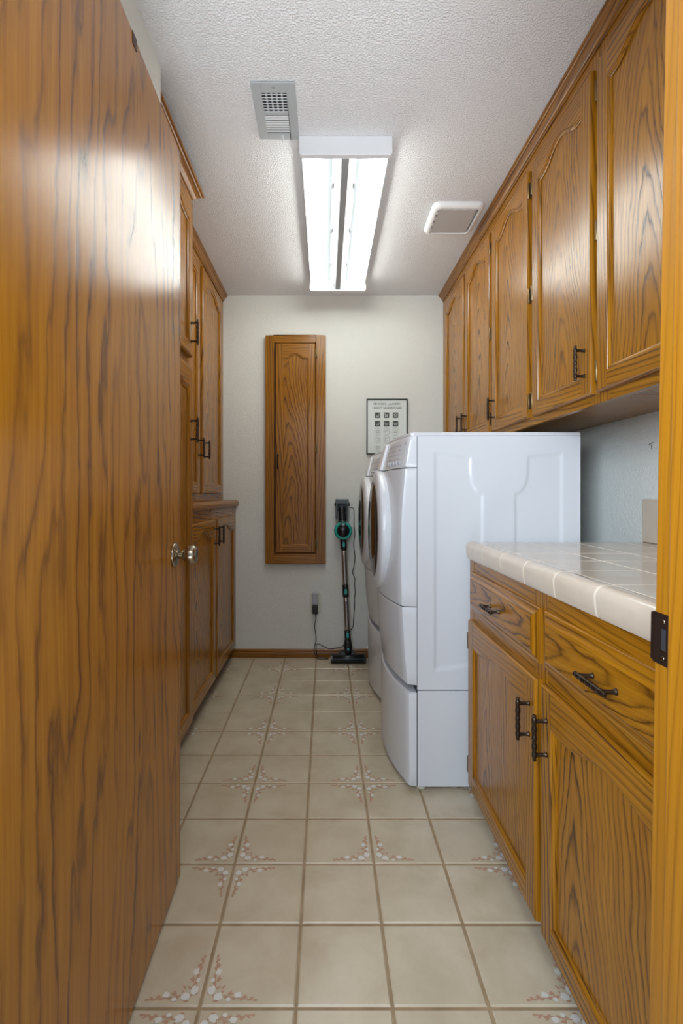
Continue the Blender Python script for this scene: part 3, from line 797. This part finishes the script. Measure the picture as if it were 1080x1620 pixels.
for k in range(4):
    x = -0.026 + k*0.017
    m = MB(); m.box(x - 0.003, x + 0.003, -0.087, -0.004, -0.0024, -0.0014); m.build('damper_blade', VENTM, t)
for k in range(7):
    y = 0.0165 + k*0.0116
    m = MB(); m.loft([[(x, y - 0.0045, -0.0052), (x, y + 0.0022, -0.0066), (x, y + 0.0024, -0.0058), (x, y - 0.0043, -0.0044)] for x in (-a, a)], smooth=False); m.build('louver', VENTW, t)
m = MB(); m.tube([(0.012, 0.103, -0.004), (0.014, 0.112, -0.016), (0.0125, 0.117, -0.021)], 0.0028, 8); m.build('lever', VENTW, t)
m = MB(); m.lathe([(0.0045, 0.006), (0.003, 0.0085)], Matrix.Translation((0.0, -0.108, 0)) @ Matrix.Rotation(PI, 4, 'X'), 10); m.build('screw', FIXG, t)

def rrect(hx, hy, r, n=6):
    pts = []
    for cx_, cy_, a0 in ((hx-r, hy-r, 0), (-hx+r, hy-r, PI/2), (-hx+r, -hy+r, PI), (hx-r, -hy+r, 3*PI/2)):
        for k in range(n+1): pts.append((cx_ + r*math.cos(a0 + PI/2*k/n), cy_ + r*math.sin(a0 + PI/2*k/n)))
    return pts
EX0, EX1, EY0, EY1 = 0.487, 0.722, 2.245, 2.503
t = thing('exhaust_fan', 'white square exhaust fan cover on the ceiling beside the cabinets', 'vent', ((EX0+EX1)/2, (EY0+EY1)/2, CEIL_Z), 0)
hx, hy = (EX1-EX0)/2, (EY1-EY0)/2
m = MB()
lv = [(0.0, -0.0005, 0.030), (0.001, -0.012, 0.030), (0.008, -0.022, 0.028), (0.016, -0.025, 0.024), (0.022, -0.025, 0.020), (0.024, -0.018, 0.018), (0.024, -0.010, 0.018)]
m.loft([[(x, y, z) for x, y in rrect(hx - i, hy - i, r)] for i, z, r in lv], caps=False, smooth=True)
o = m.build('cover', FANW, t); o.modifiers.new('ws', 'EDGE_SPLIT').split_angle = 0.7
m = MB(); m.box(-hx + 0.023, hx - 0.023, -hy + 0.023, hy - 0.023, -0.011, -0.010); m.build('slot', DUCT, t)
m = MB()
m.loft([[(x, y, z) for x, y in rrect(hx - i, hy - i, 0.012)] for i, z in ((0.031, -0.010), (0.031, -0.021), (0.033, -0.023))], smooth=False)
m.build('panel', FANP, t)
for k in range(4):
    m = MB(); yy = (-0.07, -0.02, 0.03, 0.08)[k]; m.box(-hx + 0.0235, -hx + 0.0315, yy - 0.012, yy + 0.012, -0.022, -0.012); m.build('bridge', FANW, t)
    m = MB(); xx = (-0.06, -0.015, 0.03, 0.07)[k]; m.box(xx - 0.006, xx + 0.006, -hy + 0.0235, -hy + 0.0315, -0.022, -0.012); m.build('bridge', FANW, t)

# ------------------------------------------------------------------ framed laundry sign
PX0, PX1, PZ0, PZ1 = 0.270, 0.541, 1.345, 1.713
t = thing('framed_sign', 'black framed laundry symbol print hanging on the back wall', 'sign', (PX0, BACK, PZ0), 0)
W, H = PX1 - PX0, PZ1 - PZ0; fw = 0.007
m = MB()
m.box(0, fw, -0.016, -0.0005, 0, H); m.box(W - fw, W, -0.016, -0.0005, 0, H); m.box(fw, W - fw, -0.016, -0.0005, 0, fw); m.box(fw, W - fw, -0.016, -0.0005, H - fw, H)
m.build('frame', FRAMEB, t)
pr = boxo('print', (fw, W - fw, -0.010, -0.002, fw, H - fw), PAPER, t)
def text(body, x, z, size, mat, parent, y=-0.0105, align='CENTER', offset=0.0, name='lettering'):
    cu = bpy.data.curves.new('lettering', 'FONT'); cu.body = body; cu.size = size; cu.align_x = align; cu.offset = offset
    ob = bpy.data.objects.new('tmp_text', cu); COL.objects.link(ob)
    bpy.context.view_layer.update()
    me = bpy.data.meshes.new_from_object(ob.evaluated_get(bpy.context.evaluated_depsgraph_get()))
    bpy.data.objects.remove(ob)
    me.materials.clear(); me.materials.append(mat); me.name = name
    o = bpy.data.objects.new(name, me); COL.objects.link(o); o.parent = parent; o.location = (x, y, z); o.rotation_euler = (PI/2, 0, 0)
    return o
text("I'M SORRY, LAUNDRY", W*0.5, H - 0.040, 0.0185, INKG, pr, offset=0.0003)
text("I DON'T UNDERSTAND", W*0.5, H - 0.067, 0.0185, INKG, pr, offset=0.0003)
solid, thin, white = MB(), MB(), MB()
def fill(mb, pts, y): mb.face([(x, y, z) for x, z in pts])
def stroke(mb, pts, w, y, close=False):
    P = pts + ([pts[0]] if close else [])
    for (x0, z0), (x1, z1) in zip(P[:-1], P[1:]):
        dx, dz = x1-x0, z1-z0; l = math.hypot(dx, dz) or 1; nx_, nz_ = -dz/l*w/2, dx/l*w/2; ex, ez = dx/l*w/2, dz/l*w/2
        fill(mb, [(x0+nx_-ex, z0+nz_-ez), (x0-nx_-ex, z0-nz_-ez), (x1-nx_+ex, z1-nz_+ez), (x1+nx_+ex, z1+nz_+ez)], y)
def rr2(cx_, cz_, h_, r): return [(cx_ + x, cz_ + z) for x, z in rrect(h_, h_, r, 3)]
cols = [0.0725, 0.1325, 0.1915]; rows = [H - 0.1085, H - 0.165, H - 0.2165, H - 0.270, H - 0.325]
for ri, z in enumerate(rows):
    for ci, x in enumerate(cols):
        if ri < 2:
            fill(solid, rr2(x, z, 0.0178, 0.003), -0.0103)
            s = 0.0105
            stroke(white, [(x - s, z + s*0.9), (x - s*0.8, z - s*0.8), (x + s*0.8, z - s*0.8), (x + s, z + s*0.9)], 0.0022, -0.0106)
            if ri == 0:
                if ci == 0: stroke(white, [(x - s*0.7, z + s*0.1), (x + s*0.7, z + s*0.1)], 0.002, -0.0106); stroke(white, [(x - s, z - s), (x - s*0.2, z - s*0.2)], 0.002, -0.0106)
                if ci == 1: stroke(white, [(x - s, z - s), (x + s, z + s)], 0.0022, -0.0107); stroke(white, [(x - s, z + s), (x + s, z - s)], 0.0022, -0.0108)
                if ci == 2: stroke(white, [(x - s*0.8, z + s*0.3), (x, z + s), (x + s*0.8, z + s*0.3)], 0.0022, -0.0107); stroke(white, [(x - s*0.4, z - s*0.2), (x + s*0.4, z - s*0.2)], 0.002, -0.0106)
            else:
                for q in range(ci + 1): stroke(white, [(x - s*0.45, z + s*(0.4 - 0.35*q)), (x + s*0.45, z + s*(0.4 - 0.35*q))], 0.0018, -0.0106)
        else:
            stroke(thin, rr2(x, z, 0.0178, 0.003), 0.0009, -0.0103, True)
            s = 0.0095
            if ri == 2 and ci == 2: stroke(thin, [(x - s, z - s*0.8), (x - s*0.5, z + s*0.5), (x + s, z + s*0.8), (x + s, z - s*0.8)], 0.0018, -0.0103, True)
            elif ri == 2 and ci == 1: stroke(thin, [(x - s, z - s), (x - s, z + s*0.8), (x, z + s*0.3), (x + s, z + s*0.8), (x + s, z - s)], 0.0018, -0.0103)
            else: stroke(thin, [(x - s, z - s), (x - s, z + s), (x + s, z + s), (x + s, z - s)], 0.0018, -0.0103, True)
            if (ri, ci) in ((2, 0), (4, 0), (4, 1), (3, 2)): stroke(thin, [(x + 0.0062*math.cos(a_*PI/6), z + 0.0062*math.sin(a_*PI/6)) for a_ in range(12)], 0.0014, -0.0103, True)
        for q in range(3): stroke(thin, [(x - 0.012 + q*0.009, z - 0.0235), (x - 0.006 + q*0.009, z - 0.0235)], 0.0016, -0.0103)
solid.build('symbol_lettering', INK, pr, merge=False); thin.build('symbol_lettering', INKG, pr, merge=False); white.build('symbol_lettering', PAPER, pr, merge=False)

# ------------------------------------------------------------------ stick vacuum leaning on the back wall, in its dock
DX = 0.107
t = thing('charging_dock', 'grey wall dock holding the top of the stick vacuum', 'charger dock', (DX, BACK, 0.915), 0)
m = MB()
m.box(-0.043, 0.043, -0.018, -0.0005, 0.055, 0.135)
m.build('back_plate', GREYP, t, bevel=0.004)
m = MB()
for s in (-1, 1):
    m.loft([[(s*0.030, -0.072, z), (s*0.041, -0.072, z), (s*0.043, -0.012, z), (s*0.030, -0.012, z)] for z in (0.0, 0.125)], smooth=False)
m.box(-0.043, 0.043, -0.074, -0.012, 0.105, 0.135)
m.build('cradle', GREYP, t, bevel=0.003)
for s in (-1, 1):
    mm = MB(); mm.lathe([(0.012, 0.0), (0.012, 0.006), (0.009, 0.008)], Matrix.Translation((s*0.0425, -0.045, 0.10)) @ Matrix.Rotation(s*PI/2, 4, 'Y'), 14); mm.build('hinge_boss', BLACKP, t)

top = Vector((0.1065, 3.262, 0.99)); bot = Vector((0.144, 3.205, 0.085))
t = thing('stick_vacuum', 'teal and black cordless stick vacuum upright against the back wall', 'vacuum', (bot.x, bot.y, 0), 0)
O = Vector((bot.x, bot.y, 0))
ax = (top - bot); Ltot = ax.length; axn = ax.normalized()
def at(z): return bot + ax * ((z - bot.z)/(top.z - bot.z)) - O
def seg(name, z0, z1, r0, r1, mat, bulge=0.0, n=20):
    m = MB(); N = 6; pts = []; rs = []
    for k in range(N+1):
        u = k/N; pts.append(at(z0 + (z1-z0)*u)); rs.append(r0 + (r1-r0)*u + bulge*math.sin(PI*u))
    m.tube(pts, rs, n); return m.build(name, mat, t)
fwd = Vector((0, -1, 0))
seg('handle', 0.905, 1.0, 0.026, 0.020, BLACKP)
seg('motor_body', 0.860, 0.912, 0.036, 0.027, BLACKP)
ctr = at(0.846) + fwd*0.020
Mr = Matrix.Translation(ctr) @ Matrix.Rotation(PI/2, 4, 'X')
m = MB(); m.lathe([(0.050, -0.035), (0.0575, -0.028), (0.0580, 0.022), (0.0555, 0.030), (0.048, 0.034), (0.0415, 0.032), (0.0400, 0.026)], Mr, 44); m.build('dust_cup_ring', TEAL, t)
m = MB(); m.lathe([(0.0405, -0.02), (0.0405, 0.028), (0.036, 0.037), (0.025, 0.044), (0.010, 0.047), (0.001, 0.0475)], Mr, 36); m.build('dust_cup', CUPM, t)
m = MB(); m.box(-0.017, 0.017, -0.042, 0.0, 0.030, 0.054); o = m.build('latch', BLACKP, t, loc=ctr, bevel=0.004)
m = MB(); m.box(-0.010, 0.010, -0.0455, -0.038, 0.036, 0.048); o = m.build('latch_button', plain('pale_teal', (0.30, 0.55, 0.52), 0.3), t, loc=ctr, bevel=0.002)
def button(z, r, mat, hz=0.017, hx_=0.0075):
    p = at(z) + fwd*r
    m = MB(); pts = rrect(hx_, hz, hx_*0.9, 5)
    m.loft([[(p.x + x, p.y + d_, p.z + zz) for x, zz in pts] for d_ in (0.006, -0.004, -0.005)], smooth=False); return m.build('release_button', mat, t)
seg('connector', 0.722, 0.800, 0.0215, 0.022, BLACKP); button(0.757, 0.0215, TEALB)
seg('tube', 0.475, 0.725, 0.0175, 0.0175, STEEL)
seg('connector', 0.420, 0.495, 0.0205, 0.0205, BLACKP); button(0.455, 0.0205, TEALB)
seg('tube', 0.195, 0.425, 0.0165, 0.0175, STEEL)
seg('connector', 0.140, 0.205, 0.0200, 0.0195, BLACKP); button(0.180, 0.0200, TEALB)
seg('neck', 0.060, 0.145, 0.020, 0.021, BLACKP, bulge=0.006)
m = MB(); m.lathe([(0.008, 0), (0.0075, 0.004), (0.001, 0.005)], Matrix.Translation(at(0.092) + fwd*0.026) @ Matrix.Rotation(PI/2, 4, 'X'), 14); m.build('pivot_cap', TEALB, t)
# floor head
m = MB(); hp = []
for k in range(14):
    a_ = PI*1.5 - 2*PI*k/14
    hp.append((-0.005 + 0.034*math.cos(a_), 0.030 + 0.028*math.sin(a_)))
m.loft([[(x, y, z) for y, z in hp] for x in (-0.112, -0.110, 0.110, 0.112)], smooth=True); hd = m.build('floor_head', HEADM, t); hd.modifiers.new('ws', 'EDGE_SPLIT').split_angle = 0.8
m = MB(); m.tube([(-0.100, -0.010, 0.030), (0.100, -0.010, 0.030)], 0.0290, 14); m.build('brush_roll', BLACKP, t)
m = MB(); m.box(-0.055, 0.050, 0.005, 0.060, 0.020, 0.062); m.build('head_housing', BLACKP, t, bevel=0.008)
for s in (-1, 1):
    mm = MB(); mm.lathe([(0.010, -0.006), (0.010, 0.006)], Matrix.Translation((s*0.045, 0.052, 0.0102)) @ Matrix.Rotation(PI/2, 4, 'Y'), 16); mm.build('wheel', BLACKP, t)

# outlet, adapter and cord
t = thing('wall_outlet', 'cream outlet plate on the back wall behind the plugged in adapter', 'outlet', (-0.067, BACK, 0.299), 0)
m = MB(); m.box(-0.036, 0.036, -0.006, -0.0005, 0, 0.128); m.build('plate', CREAM, t, bevel=0.003)
m = MB(); m.box(-0.017, 0.017, -0.009, -0.005, 0.078, 0.108); m.build('socket', CREAM, t, bevel=0.002)
m = MB(); m.box(-0.017, 0.017, -0.009, -0.005, 0.022, 0.052); m.build('socket', CREAM, t, bevel=0.002)
t = thing('power_adapter', 'grey and black plug adapter in the low wall outlet', 'adapter', (-0.069, BACK - 0.009, 0.292), 0)
m = MB(); m.box(-0.020, 0.020, -0.040, -0.0005, 0.066, 0.141); m.build('transformer', ADAPT, t, bevel=0.004)
m = MB(); m.box(-0.018, 0.018, -0.036, -0.0005, 0.003, 0.064); m.build('plug', BLACKP, t, bevel=0.004)
def spline(pts, sub=6):
    out = []
    P = [Vector(p) for p in pts]
    for i in range(len(P)-1):
        a, b, c, d = P[max(i-1, 0)], P[i], P[i+1], P[min(i+2, len(P)-1)]
        for k in range(sub):
            u = k/sub
            out.append(0.5*((2*b) + (c-a)*u + (2*a-5*b+4*c-d)*u*u + (3*b-a-3*c+d)*u**3))
    return out + [P[-1]]
def pw(px, py, Y): return ((px-515)*Y/790, Y, 1.085-(py-781)*Y/790)
t = thing('charging_cable', 'thin black cable from the wall adapter past the vacuum to its dock', 'cable', (0, 0, 0), 0)
yw = BACK - 0.020
pts = [pw(498, 971.5, yw), pw(499.5, 978, yw), pw(497.5, 990, yw), pw(499, 1002, yw), pw(500, 1012, yw), pw(498, 1020, yw), pw(496.5, 1028, yw - 0.004), pw(497.5, 1033, yw - 0.006),
       (-0.055, 3.275, 0.006), (-0.020, 3.262, 0.004), (0.010, 3.266, 0.004), (0.018, 3.280, 0.004), (0.0, 3.285, 0.005), (-0.030, 3.285, 0.008), (-0.058, 3.288, 0.03), pw(500, 1021, yw), pw(505, 1019, yw), pw(512, 1023, yw), pw(522, 1026.5, yw), pw(532, 1025, yw), pw(541, 1023, yw), pw(546, 1015, yw), pw(551, 1001, yw),
       pw(555, 996, yw), pw(558, 991, yw), pw(559, 975, yw), pw(560.5, 960, yw), pw(560, 948, yw), pw(561.5, 938, yw), pw(560.5, 925, yw), pw(561, 915, yw), pw(557.5, 906, yw), pw(559.5, 895, yw), pw(561, 880, yw), pw(559, 860, yw), pw(561, 845, yw), pw(559.7, 830, yw), pw(559.7, 810, yw), pw(558, 804, yw), pw(553, 803.5, yw)]
m = MB(); m.tube(spline(pts, 5), 0.0026, 6); m.build('cord', BLACKP, t)

# small marks on the right wall above the counter
t = bpy.data.objects['wall_right']
m = MB(); xw = RIGHT - 0.0012
def scuff(y0, z0, y1, z1, w=0.0022): m.tube([(xw, y0, z0), (xw, y1, z1)], w/2, 6)
scuff(1.738, 1.258, 1.722, 1.262); scuff(1.745, 1.255, 1.741, 1.259); scuff(1.730, 1.256, 1.731, 1.240)
m.build('scuff', GASKET, t)

# ------------------------------------------------------------------ light
w = bpy.data.worlds.new('World'); scene.world = w; w.use_nodes = True
bg = w.node_tree.nodes['Background']; bg.inputs[0].default_value = (0.62, 0.78, 1.0, 1); bg.inputs[1].default_value = 0.6
def area(name, loc, target, sx, sy, energy, col, spread=180):
    l = bpy.data.lights.new(name, 'AREA'); l.shape = 'RECTANGLE'; l.size = sx; l.size_y = sy; l.energy = energy; l.color = col; l.spread = math.radians(spread)
    o = bpy.data.objects.new(name, l); COL.objects.link(o); o.location = loc
    o.rotation_euler = (Vector(target) - Vector(loc)).to_track_quat('-Z', 'Y').to_euler()
    return o
area('hall_daylight_fill', (-0.90, -0.85, 1.70), (1.1, 1.7, 1.2), 1.0, 1.0, 17.0, (0.74, 0.87, 1.0), 90)  # added fill lamp standing in for cool daylight from the unbuilt hall
area('hall_low_fill', (0.0, -0.40, 0.35), (0.0, 1.35, 2.4), 1.1, 0.7, 7.5, (0.88, 0.94, 1.0), 75)  # added low fill lamp, aimed up through the doorway to brighten the ceiling
area('hall_high_fill', (0.0, -0.25, 2.30), (0.0, 0.75, 1.0), 1.2, 0.9, 8.0, (0.95, 0.96, 1.0))  # added fill lamp, high and out of view, brightening jamb and open door

# ------------------------------------------------------------------ camera: eye at 1.085 m, looking straight down the room
cam = bpy.data.cameras.new('Camera'); co = bpy.data.objects.new('Camera', cam); COL.objects.link(co)
co.location = (0, 0, 1.085); co.rotation_euler = (PI/2, 0, 0)
cam.sensor_fit = 'AUTO'; cam.sensor_width = 36.0; cam.lens = 790.0/1620*36
cam.shift_x = 25.0/1620; cam.shift_y = -29.0/1620
cam.clip_start = 0.02
scene.camera = co
vs = scene.view_settings
vs.view_transform = 'Standard'; vs.look = 'None'; vs.exposure = 0.55; vs.gamma = 1.0; vs.use_curve_mapping = False
